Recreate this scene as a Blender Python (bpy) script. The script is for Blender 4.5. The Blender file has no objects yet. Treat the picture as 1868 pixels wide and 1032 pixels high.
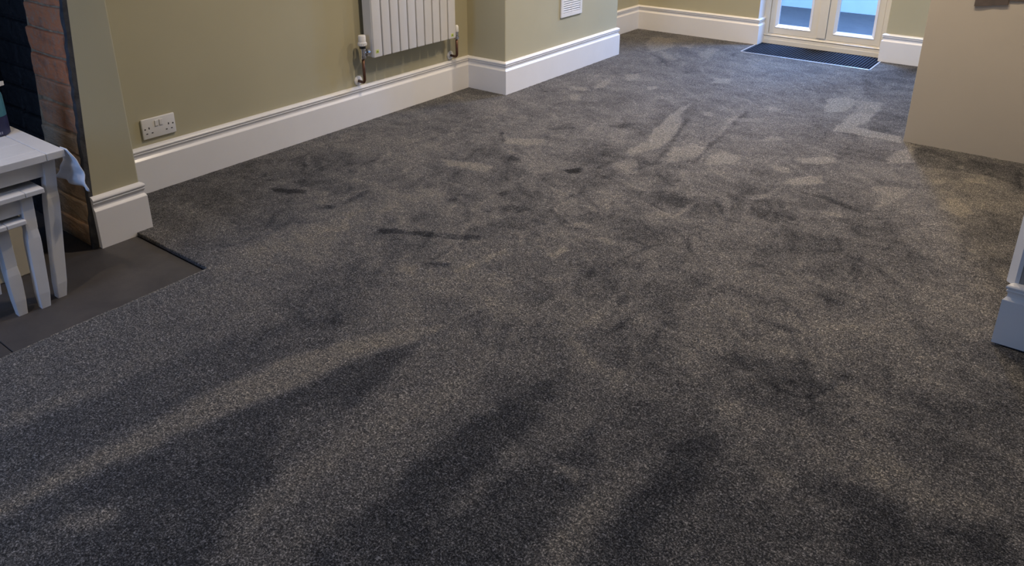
import bpy, bmesh, math, random
import numpy as np
from mathutils import Vector, Matrix

# ------------------------------------------------------------------ camera, world, lights, exposure
scene = bpy.context.scene
col = scene.collection
W_PX, H_PX = 1868.0, 1032.0
F_PX, PITCH, YAW, ROLL, CAM_H = 1414.37, -21.21, 36.7725, 0.2059, 1.2853
CX_PX, CY_PX = 934.0, 302.8
cam_d = bpy.data.cameras.new('camera'); cam = bpy.data.objects.new('camera', cam_d); col.objects.link(cam)
a, y, r = math.radians(PITCH), math.radians(YAW), math.radians(ROLL)
fwd = Vector((-math.sin(y)*math.cos(a), math.cos(y)*math.cos(a), math.sin(a)))
right0 = Vector((math.cos(y), math.sin(y), 0)); up0 = right0.cross(fwd)
right = math.cos(r)*right0 + math.sin(r)*up0; up = -math.sin(r)*right0 + math.cos(r)*up0
M = Matrix.Identity(4)
for i in range(3):
    M[i][0], M[i][1], M[i][2] = right[i], up[i], -fwd[i]
M.translation = Vector((0, 0, CAM_H))
cam.matrix_world = M
cam_d.sensor_fit = 'HORIZONTAL'; cam_d.sensor_width = 36.0
cam_d.lens = 36.0*F_PX/W_PX
cam_d.shift_x = -(CX_PX-W_PX/2)/W_PX
cam_d.shift_y = (CY_PX-H_PX/2)/W_PX
cam_d.clip_start = 0.05
scene.camera = cam
vs = scene.view_settings
scene.display_settings.display_device = 'sRGB'
vs.view_transform = 'Standard'; vs.look = 'None'; vs.gamma = 1.0; vs.use_curve_mapping = False
vs.exposure = 0.0

world = bpy.data.worlds.new('sky'); scene.world = world; world.use_nodes = True
bg = world.node_tree.nodes['Background']
bg.inputs['Color'].default_value = (0.36, 0.58, 1.0, 1)
bg.inputs['Strength'].default_value = 1.9

def lamp(name, loc, power, color, size, target=None, angle=None, blend=0.8):
    d = bpy.data.lights.new(name, 'SPOT'); o = bpy.data.objects.new(name, d); col.objects.link(o)
    o.location = loc; d.energy = power; d.color = color; d.shadow_soft_size = size
    d.spot_size = math.radians(angle or 128); d.spot_blend = blend
    return o
WARM = (1.0, 0.83, 0.63)
lamp('downlight', (-1.25, 4.55, 2.36), 120, WARM, 0.035)
lamp('downlight', (-1.05, 3.35, 2.36), 78, WARM, 0.03)
lamp('downlight', (-2.5, 5.1, 2.36), 85, (1.0, .74, .46), 0.035)
lamp('downlight', (-0.35, 0.3, 2.36), 12, WARM, 0.03, angle=116)  # unseen fill lamp, added to warm the nib and the near carpet
lamp('downlight', (-1.75, 2.45, 2.36), 84, WARM, 0.03, angle=150)
lamp('downlight', (-2.0, 0.35, 2.36), 42, (1.0, .80, .58), 0.03, angle=72)
lamp('downlight', (-0.55, 3.3, 2.36), 68, WARM, 0.035, angle=104)

def window_light(name, loc, rot, sx, sy, power, color):
    d = bpy.data.lights.new(name, 'AREA'); d.shape = 'RECTANGLE'; d.size = sx; d.size_y = sy
    d.energy = power; d.color = color
    o = bpy.data.objects.new(name, d); col.objects.link(o); o.location = loc; o.rotation_euler = rot
    return o
DAY = (0.24, 0.46, 1.0)
# daylight entering by the window in the wall behind the photographer
window_light('daylight', (-2.25, -1.28, 1.45), (math.radians(90), 0, 0), 1.1, 1.2, 28, DAY)
# daylight falling steeply on the glass of the patio door
window_light('daylight', (-1.59, 6.5, 2.15), (math.radians(-38), 0, 0), 0.95, 0.7, 360, (0.20, 0.45, 1.0))

# ------------------------------------------------------------------ helpers
def link(name, me, mat, parent=None):
    o = bpy.data.objects.new(name, me); col.objects.link(o)
    if mat is not None:
        for m in (mat if isinstance(mat, (list, tuple)) else [mat]): me.materials.append(m)
    if parent is not None: o.parent = parent
    return o
def obj(name, bm, mat, parent=None, smooth=False, sharp=38):
    bmesh.ops.recalc_face_normals(bm, faces=bm.faces)
    me = bpy.data.meshes.new(name); bm.to_mesh(me); bm.free()
    if smooth:
        for p in me.polygons: p.use_smooth = True
    o = link(name, me, mat, parent)
    if smooth == 'angle':
        try: me.set_sharp_from_angle(angle=math.radians(sharp))
        except Exception: pass
    # parts keep world coordinates: a parent Empty with an offset is undone here
    if parent is not None:
        off = Vector((0, 0, 0)); q = parent
        while q is not None: off += q.location; q = q.parent
        if off.length > 0:
            me.transform(Matrix.Translation(-off))
    return o
def thing(name, label, cat, loc=(0, 0, 0), group=None):
    o = bpy.data.objects.new(name, None); col.objects.link(o); o.location = loc
    o['label'] = label; o['category'] = cat
    o.empty_display_size = 0.05
    if group: o['group'] = group
    return o
def tag(o, label, cat, group=None):
    o['label'] = label; o['category'] = cat
    if group: o['group'] = group
    return o
def struct(o):
    o['kind'] = 'structure'; return o
def BM(): return bmesh.new()
def box(bm, x0, x1, y0, y1, z0, z1, bev=0.0, seg=2, mi=0):
    r_ = bmesh.ops.create_cube(bm, size=1.0)
    vs_ = r_['verts']
    for v in vs_:
        v.co = Vector(((x0+x1)/2+v.co.x*(x1-x0), (y0+y1)/2+v.co.y*(y1-y0), (z0+z1)/2+v.co.z*(z1-z0)))
    fs = set(f for v in vs_ for f in v.link_faces)
    for f in fs: f.material_index = mi
    if bev > 0:
        es = list(set(e for v in vs_ for e in v.link_edges))
        bmesh.ops.bevel(bm, geom=es, offset=bev, segments=seg, affect='EDGES', profile=0.5, material=mi)
    return vs_
def frustum(bm, rings):
    """square rings [(cx,cy,z,wx,wy)] joined from bottom to top"""
    prev = None; first = None
    for (cx, cy, z, wx, wy) in rings:
        vs_ = [bm.verts.new((cx+sx*wx/2, cy+sy*wy/2, z)) for sx, sy in ((-1,-1),(1,-1),(1,1),(-1,1))]
        if prev:
            for i in range(4): bm.faces.new((prev[i], prev[(i+1) % 4], vs_[(i+1) % 4], vs_[i]))
        else: first = vs_
        prev = vs_
    bm.faces.new(first[::-1]); bm.faces.new(prev)
def lathe(bm, prof, c, axis='z', n=28):
    """prof [(r, t)] revolved about an axis through c"""
    rings = []
    for (rad, t) in prof:
        ring = []
        for k in range(n):
            th = 2*math.pi*k/n; u, v = rad*math.cos(th), rad*math.sin(th)
            p = {'z': (u, v, t), 'y': (u, t, v), 'x': (t, u, v)}[axis]
            ring.append(bm.verts.new((c[0]+p[0], c[1]+p[1], c[2]+p[2])))
        rings.append(ring)
    for i in range(len(rings)-1):
        for k in range(n):
            bm.faces.new((rings[i][k], rings[i][(k+1) % n], rings[i+1][(k+1) % n], rings[i+1][k]))
    bm.faces.new(rings[0][::-1]); bm.faces.new(rings[-1])
def tube(bm, pts, rad, n=14):
    pts = [Vector(p) for p in pts]; rings = []
    prevn = None
    for i, p in enumerate(pts):
        t = (pts[min(i+1, len(pts)-1)]-pts[max(i-1, 0)]).normalized()
        if prevn is None:
            ref = Vector((0, 0, 1)) if abs(t.z) < .9 else Vector((1, 0, 0))
            nrm = t.cross(ref).normalized()
        else:
            nrm = (prevn - t*prevn.dot(t)).normalized()
        prevn = nrm; b = t.cross(nrm)
        rings.append([bm.verts.new(p+rad*(math.cos(2*math.pi*k/n)*nrm+math.sin(2*math.pi*k/n)*b)) for k in range(n)])
    for i in range(len(rings)-1):
        for k in range(n):
            bm.faces.new((rings[i][k], rings[i][(k+1) % n], rings[i+1][(k+1) % n], rings[i+1][k]))
    bm.faces.new(rings[0][::-1]); bm.faces.new(rings[-1])
def arc(c, r_, a0, a1, ax1, ax2, n=8):
    c, ax1, ax2 = Vector(c), Vector(ax1), Vector(ax2)
    return [c + r_*(math.cos(t)*ax1+math.sin(t)*ax2) for t in [a0+(a1-a0)*k/n for k in range(n+1)]]
def prism(bm, poly, z0, z1, bev=0.0):
    b = [bm.verts.new((p[0], p[1], z0)) for p in poly]; t = [bm.verts.new((p[0], p[1], z1)) for p in poly]
    n = len(poly); vert_edges = []
    for i in range(n):
        bm.faces.new((b[i], b[(i+1) % n], t[(i+1) % n], t[i]))
    bm.faces.new(b[::-1]); bm.faces.new(t)
    if bev > 0:
        bm.edges.ensure_lookup_table()
        es = [bm.edges.get((b[i], t[i])) for i in range(n)]
        bmesh.ops.bevel(bm, geom=es, offset=bev, segments=3, affect='EDGES', profile=0.5)

# ------------------------------------------------------------------ materials
def mat(name):
    m = bpy.data.materials.new(name); m.use_nodes = True
    nt = m.node_tree; p = nt.nodes['Principled BSDF']
    return m, nt, p
def nd(nt, t, **kw):
    n = nt.nodes.new(t)
    for k, v in kw.items():
        if hasattr(n, k): setattr(n, k, v)
    return n
def noise(nt, scale, detail=3, rough=.55, vec=None, dist=0.0):
    n = nd(nt, 'ShaderNodeTexNoise'); n.inputs['Scale'].default_value = scale; n.inputs['Detail'].default_value = detail
    n.inputs['Roughness'].default_value = rough; n.inputs['Distortion'].default_value = dist
    if vec is not None: nt.links.new(vec, n.inputs['Vector'])
    return n
def ramp(nt, fac, stops):
    n = nd(nt, 'ShaderNodeValToRGB'); e = n.color_ramp.elements
    while len(e) < len(stops): e.new(0.5)
    for k, (pos, c) in enumerate(stops):
        e[k].position = pos; e[k].color = (c[0], c[1], c[2], 1) if not isinstance(c, (int, float)) else (c, c, c, 1)
    nt.links.new(fac, n.inputs['Fac']); return n
def geo_pos(nt): return nd(nt, 'ShaderNodeTexCoord').outputs['Object']
def bump(nt, p, h, strength, dist):
    b = nd(nt, 'ShaderNodeBump'); b.inputs['Strength'].default_value = strength; b.inputs['Distance'].default_value = dist
    nt.links.new(h, b.inputs['Height']); nt.links.new(b.outputs['Normal'], p.inputs['Normal']); return b
def mix(nt, f, a_, b_, mode='MIX'):
    n = nd(nt, 'ShaderNodeMix'); n.data_type = 'RGBA'; n.blend_type = mode
    for s, v in ((0, f), (6, a_), (7, b_)):
        if hasattr(v, 'is_linked') or isinstance(v, bpy.types.NodeSocket): nt.links.new(v, n.inputs[s])
        elif s == 0: n.inputs[s].default_value = v
        else: n.inputs[s].default_value = (v[0], v[1], v[2], 1)
    return n.outputs[2]
def math_(nt, op, a_, b_=None):
    n = nd(nt, 'ShaderNodeMath'); n.operation = op
    for s, v in ((0, a_), (1, b_)):
        if v is None: continue
        if isinstance(v, bpy.types.NodeSocket): nt.links.new(v, n.inputs[s])
        else: n.inputs[s].default_value = v
    return n.outputs[0]
def simple(name, c, rough=.5, metal=0.0, spec=.5, var=.06, scale=9.0, bstr=0.0, bscale=180., bdist=.001, coat=0):
    m, nt, p = mat(name)
    v = geo_pos(nt); n = noise(nt, scale, 4, vec=v)
    lo = tuple(x*(1-var) for x in c); hi = tuple(min(1, x*(1+var)) for x in c)
    rp = ramp(nt, n.outputs['Fac'], [(.3, lo), (.7, hi)])
    nt.links.new(rp.outputs['Color'], p.inputs['Base Color'])
    p.inputs['Roughness'].default_value = rough; p.inputs['Metallic'].default_value = metal
    p.inputs['Specular IOR Level'].default_value = spec
    if coat: p.inputs['Coat Weight'].default_value = coat
    if bstr:
        nb = noise(nt, bscale, 3, vec=v); bump(nt, p, nb.outputs['Fac'], bstr, bdist)
    return m

M_WALL = simple('sage_paint', (.47, .428, .283), rough=.62, spec=.35, var=.035, scale=2.2, bstr=.12, bscale=260, bdist=.0006)
M_BEIGE = simple('beige_paint', (.42, .37, .295), rough=.65, spec=.3, var=.03, scale=2.0, bstr=.1, bscale=240, bdist=.0006)
M_CEIL = simple('ceiling_paint', (.8, .79, .76), rough=.8, var=.02)
M_SKIRT = simple('white_gloss_paint', (.82, .795, .765), rough=.27, spec=.5, var=.02, scale=5, bstr=.08, bscale=120, bdist=.0006)
M_UPVC = simple('cream_door_paint', (.78, .73, .62), rough=.32, var=.02, scale=6)
M_BEAD = simple('white_glazing_bead', (.84, .84, .84), rough=.25, var=.02)
M_RAD = simple('radiator_enamel', (.74, .71, .66), rough=.38, var=.02, scale=8)
M_PLASTIC = simple('white_plastic', (.78, .755, .71), rough=.3, var=.02)
M_CHROME = simple('chrome', (.72, .72, .74), rough=.12, metal=1.0, var=.02)
M_COPPER = simple('aged_copper', (.12, .055, .03), rough=.38, metal=.55, var=.25, scale=60)
M_DARK = simple('dark_recess', (.012, .011, .01), rough=.7)
M_BLACKPL = simple('black_collar', (.015, .015, .015), rough=.35)
M_BADGE = simple('badge_enamel', (.60, .66, .22), rough=.3, var=.02)
M_BADGE2 = simple('badge_green', (.25, .32, .02), rough=.3, var=.02)
M_TABLE = simple('white_table_paint', (.70, .70, .71), rough=.42, var=.04, scale=14, bstr=.12, bscale=90, bdist=.0006)
M_CLOTH = simple('white_cloth', (.80, .81, .84), rough=.85, var=.04, scale=30, bstr=.2, bscale=900, bdist=.0006)
M_CREAM = simple('cream_board_paint', (.62, .54, .38), rough=.5, var=.05, scale=10)
M_ALU = simple('brushed_aluminium', (.62, .63, .66), rough=.35, metal=.7, var=.04)
M_TEAL = simple('teal_plastic', (.05, .18, .22), rough=.3, var=.06)
M_NAVY = simple('navy_label', (.022, .024, .07), rough=.4, var=.1)
M_BROWN = simple('dark_brown_cloth', (.085, .066, .055), rough=.85, var=.15, scale=25, bstr=.3, bscale=400, bdist=.001)
M_RENDER = simple('pale_masonry', (.62, .68, .74), rough=.85, var=.05, scale=5, bstr=.3, bscale=60, bdist=.003)
M_SEAM = simple('plank_groove', (.20, .19, .18), rough=.7)
M_NIB = simple('nib_paint', (.34, .32, .28), rough=.6, var=.03)
M_SUBFLOOR = simple('screed', (.2, .19, .18), rough=.9)
M_GAPSHADE = simple('gap_shade', (.02, .021, .026), rough=.95)

# paving outside
M_PAVE, nt, p = mat('grey_paving')
v = geo_pos(nt); n1 = noise(nt, 28, 6, .7, v); n2 = noise(nt, 4, 3, .5, v)
rp = ramp(nt, math_(nt, 'ADD', math_(nt, 'MULTIPLY', n1.outputs['Fac'], .6), math_(nt, 'MULTIPLY', n2.outputs['Fac'], .4)), [(.3, (.05, .045, .05)), (.7, (.10, .09, .09))])
nt.links.new(rp.outputs['Color'], p.inputs['Base Color']); p.inputs['Roughness'].default_value = .8
bump(nt, p, n1.outputs['Fac'], .4, .004)

# slate
M_SLATE, nt, p = mat('slate')
v = geo_pos(nt); n1 = noise(nt, 7, 6, .65, v, .4); n2 = noise(nt, 90, 4, .6, v)
rp = ramp(nt, n1.outputs['Fac'], [(.25, (.040, .036, .036)), (.55, (.062, .055, .052)), (.8, (.085, .073, .066))])
nt.links.new(rp.outputs['Color'], p.inputs['Base Color']); p.inputs['Roughness'].default_value = .55
bump(nt, p, math_(nt, 'ADD', n1.outputs['Fac'], math_(nt, 'MULTIPLY', n2.outputs['Fac'], .3)), .25, .003)

# brick: each brick carries its own tone
M_BRICK, nt, p = mat('old_brick')
at = nd(nt, 'ShaderNodeAttribute', attribute_name='tone')
v = geo_pos(nt); n1 = noise(nt, 45, 6, .7, v); n2 = noise(nt, 12, 4, .6, v); n3 = noise(nt, 150, 4, .7, v)
rp = ramp(nt, at.outputs['Fac'], [(0, (.42, .29, .17)), (.35, (.46, .25, .13)), (.7, (.60, .20, .075)), (1, (.68, .20, .07))])
d1 = mix(nt, ramp(nt, n1.outputs['Fac'], [(.46, 0.0), (.70, .6)]).outputs['Color'], rp.outputs['Color'], (.34, .28, .20))
d2 = mix(nt, ramp(nt, n2.outputs['Fac'], [(.5, 0.0), (.74, .6)]).outputs['Color'], d1, (.09, .055, .04))
nt.links.new(d2, p.inputs['Base Color']); p.inputs['Roughness'].default_value = .9
bump(nt, p, math_(nt, 'ADD', n1.outputs['Fac'], math_(nt, 'MULTIPLY', n3.outputs['Fac'], .5)), .9, .006)
M_MORTAR = simple('lime_mortar', (.34, .22, .12), rough=.95, var=.35, scale=40, bstr=.8, bscale=120, bdist=.004)
M_SOOT = simple('soot', (.012, .0085, .0075), rough=.75, var=.5, scale=18, bstr=.7, bscale=60, bdist=.006)
M_PLASTEREDGE = simple('grey_plaster_edge', (.05, .048, .047), rough=.9, var=.4, scale=30, bstr=.6, bscale=90, bdist=.004)

# glass
M_GLASS = bpy.data.materials.new('pane_glass'); M_GLASS.use_nodes = True
nt = M_GLASS.node_tree; nt.nodes.clear()
o_ = nd(nt, 'ShaderNodeOutputMaterial'); ms = nd(nt, 'ShaderNodeMixShader'); tr = nd(nt, 'ShaderNodeBsdfTransparent'); gl = nd(nt, 'ShaderNodeBsdfGlossy')
gl.inputs['Roughness'].default_value = .02; tr.inputs['Color'].default_value = (.95, .97, 1, 1)
fr = nd(nt, 'ShaderNodeLayerWeight'); fr.inputs['Blend'].default_value = .5
rf = math_(nt, 'ADD', math_(nt, 'MULTIPLY', math_(nt, 'POWER', fr.outputs['Facing'], 5.0), .6), .03)
nt.links.new(rf, ms.inputs[0]); nt.links.new(tr.outputs[0], ms.inputs[1]); nt.links.new(gl.outputs[0], ms.inputs[2]); nt.links.new(ms.outputs[0], o_.inputs['Surface'])

# door mat: ribbed
M_MAT, nt, p = mat('ribbed_mat')
v = geo_pos(nt); sep = nd(nt, 'ShaderNodeSeparateXYZ'); nt.links.new(v, sep.inputs[0])
nz = noise(nt, 260, 2, .6, v); nz2 = noise(nt, 24, 3, .6, v)
wv = math_(nt, 'SINE', math_(nt, 'MULTIPLY', sep.outputs['X'], 2*math.pi/.021))
hh = math_(nt, 'ADD', math_(nt, 'MULTIPLY', wv, .42), math_(nt, 'ADD', math_(nt, 'MULTIPLY', nz.outputs['Fac'], .75), math_(nt, 'MULTIPLY', nz2.outputs['Fac'], .3)))
rp = ramp(nt, hh, [(.15, (.003, .0035, .005)), (.6, (.010, .012, .016)), (.95, (.05, .058, .072))])
nt.links.new(rp.outputs['Color'], p.inputs['Base Color']); p.inputs['Roughness'].default_value = .95; p.inputs['Specular IOR Level'].default_value = .08
bump(nt, p, hh, .8, .004)

# carpet: the 'pile' attribute is the way the tufts were brushed, plus painted shade patches and a lit edge
M_CARPET, nt, p = mat('grey_cut_pile')
v = geo_pos(nt)
at = nd(nt, 'ShaderNodeAttribute', attribute_name='pile')
f1 = noise(nt, 210, 3, .8, v); f2 = noise(nt, 75, 3, .7, v); f3 = noise(nt, 480, 1, .5, v)
tuft = math_(nt, 'ADD', math_(nt, 'MULTIPLY', f1.outputs['Fac'], .62), math_(nt, 'ADD', math_(nt, 'MULTIPLY', f2.outputs['Fac'], .2), math_(nt, 'MULTIPLY', f3.outputs['Fac'], .18)))
tc = ramp(nt, tuft, [(.39, (.004, .0039, .0036)), (.47, (.037, .0345, .0318)), (.535, (.111, .1025, .0935)), (.615, (.41, .378, .345))])
# pile lean
k1 = nd(nt, 'ShaderNodeMapRange'); k1.inputs['From Min'].default_value = -1; k1.inputs['From Max'].default_value = 1
k1.inputs['To Min'].default_value = .30; k1.inputs['To Max'].default_value = 1.70
nt.links.new(at.outputs['Fac'], k1.inputs['Value'])
comb = nd(nt, 'ShaderNodeCombineXYZ')
for s in range(3): nt.links.new(k1.outputs[0], comb.inputs[s])
cc = mix(nt, 1.0, tc.outputs['Color'], comb.outputs[0], 'MULTIPLY')
light_tint = ramp(nt, at.outputs['Fac'], [(0, (.93, .97, 1.07)), (.12, (1, 1, 1)), (.55, (1.07, 1.02, .88))])  # warm lamplight and cool daylight put into the carpet colour by pile
m0 = nd(nt, 'ShaderNodeMapRange'); m0.inputs['From Min'].default_value = -.6; m0.inputs['From Max'].default_value = .9
nt.links.new(at.outputs['Fac'], m0.inputs['Value']); nt.links.new(m0.outputs[0], light_tint.inputs['Fac'])
light_tint.color_ramp.elements[0].position = 0; light_tint.color_ramp.elements[1].position = .40; light_tint.color_ramp.elements[2].position = .85
cc = mix(nt, 1.0, cc, light_tint.outputs['Color'], 'MULTIPLY')
nt.links.new(cc, p.inputs['Base Color']); p.inputs['Roughness'].default_value = .95
p.inputs['Specular IOR Level'].default_value = .12
p.inputs['Sheen Weight'].default_value = .12; p.inputs['Sheen Roughness'].default_value = .5
bp = bump(nt, p, tuft, .9, .007)
# tufts brushed one way or the other tilt towards or away from the door end of the room
gm = nd(nt, 'ShaderNodeNewGeometry'); lean = nd(nt, 'ShaderNodeVectorMath', operation='SCALE'); lean.inputs[0].default_value = (-.30, .75, 0)
nt.links.new(at.outputs['Fac'], lean.inputs['Scale'])
ad = nd(nt, 'ShaderNodeVectorMath', operation='ADD'); nt.links.new(gm.outputs['Normal'], ad.inputs[0]); nt.links.new(lean.outputs[0], ad.inputs[1])
no = nd(nt, 'ShaderNodeVectorMath', operation='NORMALIZE'); nt.links.new(ad.outputs[0], no.inputs[0]); nt.links.new(no.outputs[0], bp.inputs['Normal'])

# ------------------------------------------------------------------ dimensions (metres)
XP, XA, XB, XF = -2.6844, -3.0048, -2.7154, -3.0607     # skirting faces: chimney breast, alcove, boxing, far left
YP, YR, YE, YF = 1.3139, 3.5693, 4.9235, 5.8669         # skirting faces facing along the room
SK = 0.020
WP, WA, WB, WF = XP-SK, XA-SK, XB-SK, XF-SK             # wall faces
YPw, YRw, YEw, YFw = YP-SK+.012, YR+SK, YE-SK+.010, YF+SK
YPw = 1.304
YS = 6.006                                              # door frame face
XML, XMR, YM = -2.036, -1.141, 5.5669                   # door mat well
XW, YW = -0.6288, 4.1186                                # partition
HE_X, HE_Y = -2.2315, 1.253                             # hearth
HZ = -0.013
CEIL = 2.40
T = 0.15

# ------------------------------------------------------------------ structure
b = BM(); box(b, -4.2, 2.2, -2.0, 6.15, -.14, -.03); struct(obj('floor', b, M_SUBFLOOR))
b = BM(); box(b, -3.9, 2.2, -2.0, 6.15, CEIL, CEIL+.1); struct(obj('ceiling', b, M_CEIL))

# chimney breast: pier between fireplace and alcove (its left arris is out of plumb), lintel above the opening
def yl(z): return 1.128 + .067*(z-.2)
b = BM()
vv = []
for z in (-.03, 1.62):
    vv.append([b.verts.new(q) for q in ((WP, yl(z), z), (WP, YPw, z), (-3.40, YPw, z), (-3.40, yl(z)+.10, z))])
for i in range(4): b.faces.new((vv[0][i], vv[0][(i+1) % 4], vv[1][(i+1) % 4], vv[1][i]))
b.faces.new(vv[0][::-1]); b.faces.new(vv[1])
es = [b.edges.get((vv[0][1], vv[1][1])), b.edges.get((vv[0][0], vv[1][0]))]
bmesh.ops.bevel(b, geom=es, offset=.006, segments=3, affect='EDGES', profile=.5)
box(b, -3.40, WP, -.9, YPw, 1.62, CEIL)
box(b, -3.40, WP, -.9, -.35, -.03, 1.62)
struct(obj('wall_chimney_breast', b, M_WALL))
b = BM(); box(b, WA-T, WA, 1.2, 3.7, -.03, CEIL); struct(obj('wall_alcove', b, M_WALL))
b = BM(); prism(b, [(-3.15, YRw), (WB, YRw), (WB, YEw), (-3.15, YEw)], -.03, CEIL, .005); struct(obj('wall_boxing', b, M_WALL))
b = BM(); box(b, WF-T, WF, YEw-.1, YFw+.2, -.03, CEIL); struct(obj('wall_far_left', b, M_WALL))
# back wall with the door opening
b = BM()
prism(b, [(-3.3, YFw), (-2.051, YFw), (-2.051, YS+.07), (-3.3, YS+.07)], -.03, CEIL, .004)
prism(b, [(-1.137, YFw), (.6, YFw), (.6, YS+.07), (-1.137, YS+.07)], -.03, CEIL, .004)
box(b, -2.06, -1.13, YFw, YS+.07, 2.08, CEIL)
struct(obj('wall_back', b, M_WALL))
b = BM(); prism(b, [(XW, YW), (.25, YW), (.25, YW+.11), (XW, YW+.11)], -.02, CEIL, .004); struct(obj('wall_partition', b, M_BEIGE))
b = BM(); box(b, .035, .2, 2.52, YW, -.03, CEIL); struct(obj('wall_right', b, M_BEIGE))
b = BM(); prism(b, [(-.014, 2.3835), (.95, 2.3835), (.95, 2.52), (-.014, 2.52)], .015, CEIL); struct(obj('wall_nib', b, M_NIB))
b = BM(); box(b, -2.0508, -2.047, YFw-.002, YS-.002, .197, 2.08, .001); struct(obj('trim_door_reveal', b, M_SKIRT))
# white splayed corner of the nib
b = BM(); prism(b, [(-.014, 2.3815), (-.0035, 2.3815), (-.0035, 2.3834), (-.0142, 2.3834), (-.0142, 2.53), (-.034, 2.53), (-.034, 2.405)], .185, 2.1); struct(obj('trim_nib_corner', b, M_SKIRT))
b = BM(); box(b, 1.2, 1.35, -1.3, 2.52, -.03, CEIL); box(b, .93, 1.3, 2.40, 2.52, -.03, CEIL); struct(obj('wall_right_rear', b, M_BEIGE))
# wall behind the photographer, with a window opening
b = BM(); box(b, -3.4, -2.8, -1.4, -1.2, -.03, CEIL); box(b, -1.7, 1.35, -1.4, -1.2, -.03, CEIL)
box(b, -2.8, -1.7, -1.4, -1.2, -.03, .8); box(b, -2.8, -1.7, -1.4, -1.2, 2.1, CEIL)
struct(obj('wall_rear', b, M_WALL))
b = BM(); box(b, -3.4, -3.2, -1.4, -.9, -.03, CEIL); struct(obj('wall_rear_left', b, M_WALL))

# ------------------------------------------------------------------ skirting boards
PROF = [(0, 0), (.020, 0), (.020, .1425), (.0193, .1445), (.0135, .1515), (.0118, .1535), (.0108, .158), (.0112, .163), (.0132, .1685),
        (.0160, .1715), (.0168, .1735), (.0162, .1755), (.0140, .1765), (.0140, .1785), (.0172, .1800), (.0188, .1835), (.0186, .1870),
        (.0160, .1910), (.0100, .1945), (.0030, .1965), (0, .197)]
def skirting(name, p0, p1, n, m0=0.0, m1=0.0, z0=0.0, h=1.0):
    """run along the wall face from p0 to p1, n = outward normal; m0, m1 = mitre slope at each end (+1 outside corner, -1 inside)"""
    p0, p1, n = Vector((*p0, 0)), Vector((*p1, 0)), Vector((*n, 0)); t = (p1-p0).normalized()
    b = BM(); L = []; R = []
    for d, z in PROF:
        L.append(b.verts.new(p0 + n*d - t*d*m0 + Vector((0, 0, z0+z*h))))
        R.append(b.verts.new(p1 + n*d + t*d*m1 + Vector((0, 0, z0+z*h))))
    k = len(PROF)
    for i in range(k): b.faces.new((L[i], R[i], R[(i+1) % k], L[(i+1) % k]))
    b.faces.new(L[::-1]); b.faces.new(R)
    return struct(obj(name, b, M_SKIRT, smooth='angle', sharp=14))
skirting('baseboard_chimney_breast', (WP, 1.1215), (WP, YPw), (1, 0), 0, .6, z0=HZ, h=1.0)
skirting('baseboard_alcove', (WA, YPw), (WA, YRw), (1, 0), 0, -1)
skirting('baseboard_boxing_side', (WA, YRw), (WB, YRw), (0, -1), -1, 1)
skirting('baseboard_boxing', (WB, YRw), (WB, YEw), (1, 0), 1, 1)
skirting('baseboard_far_left', (WF, YEw), (WF, YFw), (1, 0), 0, -1)
skirting('baseboard_back_left', (WF, YFw), (-2.051, YFw), (0, -1), -1, 1)
skirting('baseboard_door_reveal', (-2.051, YFw), (-2.051, YS-.001), (1, 0), 1, 0)
skirting('baseboard_back_right', (-1.137, YFw), (.03, YFw), (0, -1), 1, 0)
skirting('baseboard_nib', (-.012, 2.3825), (.93, 2.3825), (0, -1), 1, 0, z0=.004, h=.975)
b = BM(); box(b, .0, .9, 2.366, 2.382, -.03, .004); struct(obj('trim_nib_gap_shade', b, M_GAPSHADE))  # dark strip painted as the shade in the gap under the skirting

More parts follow.
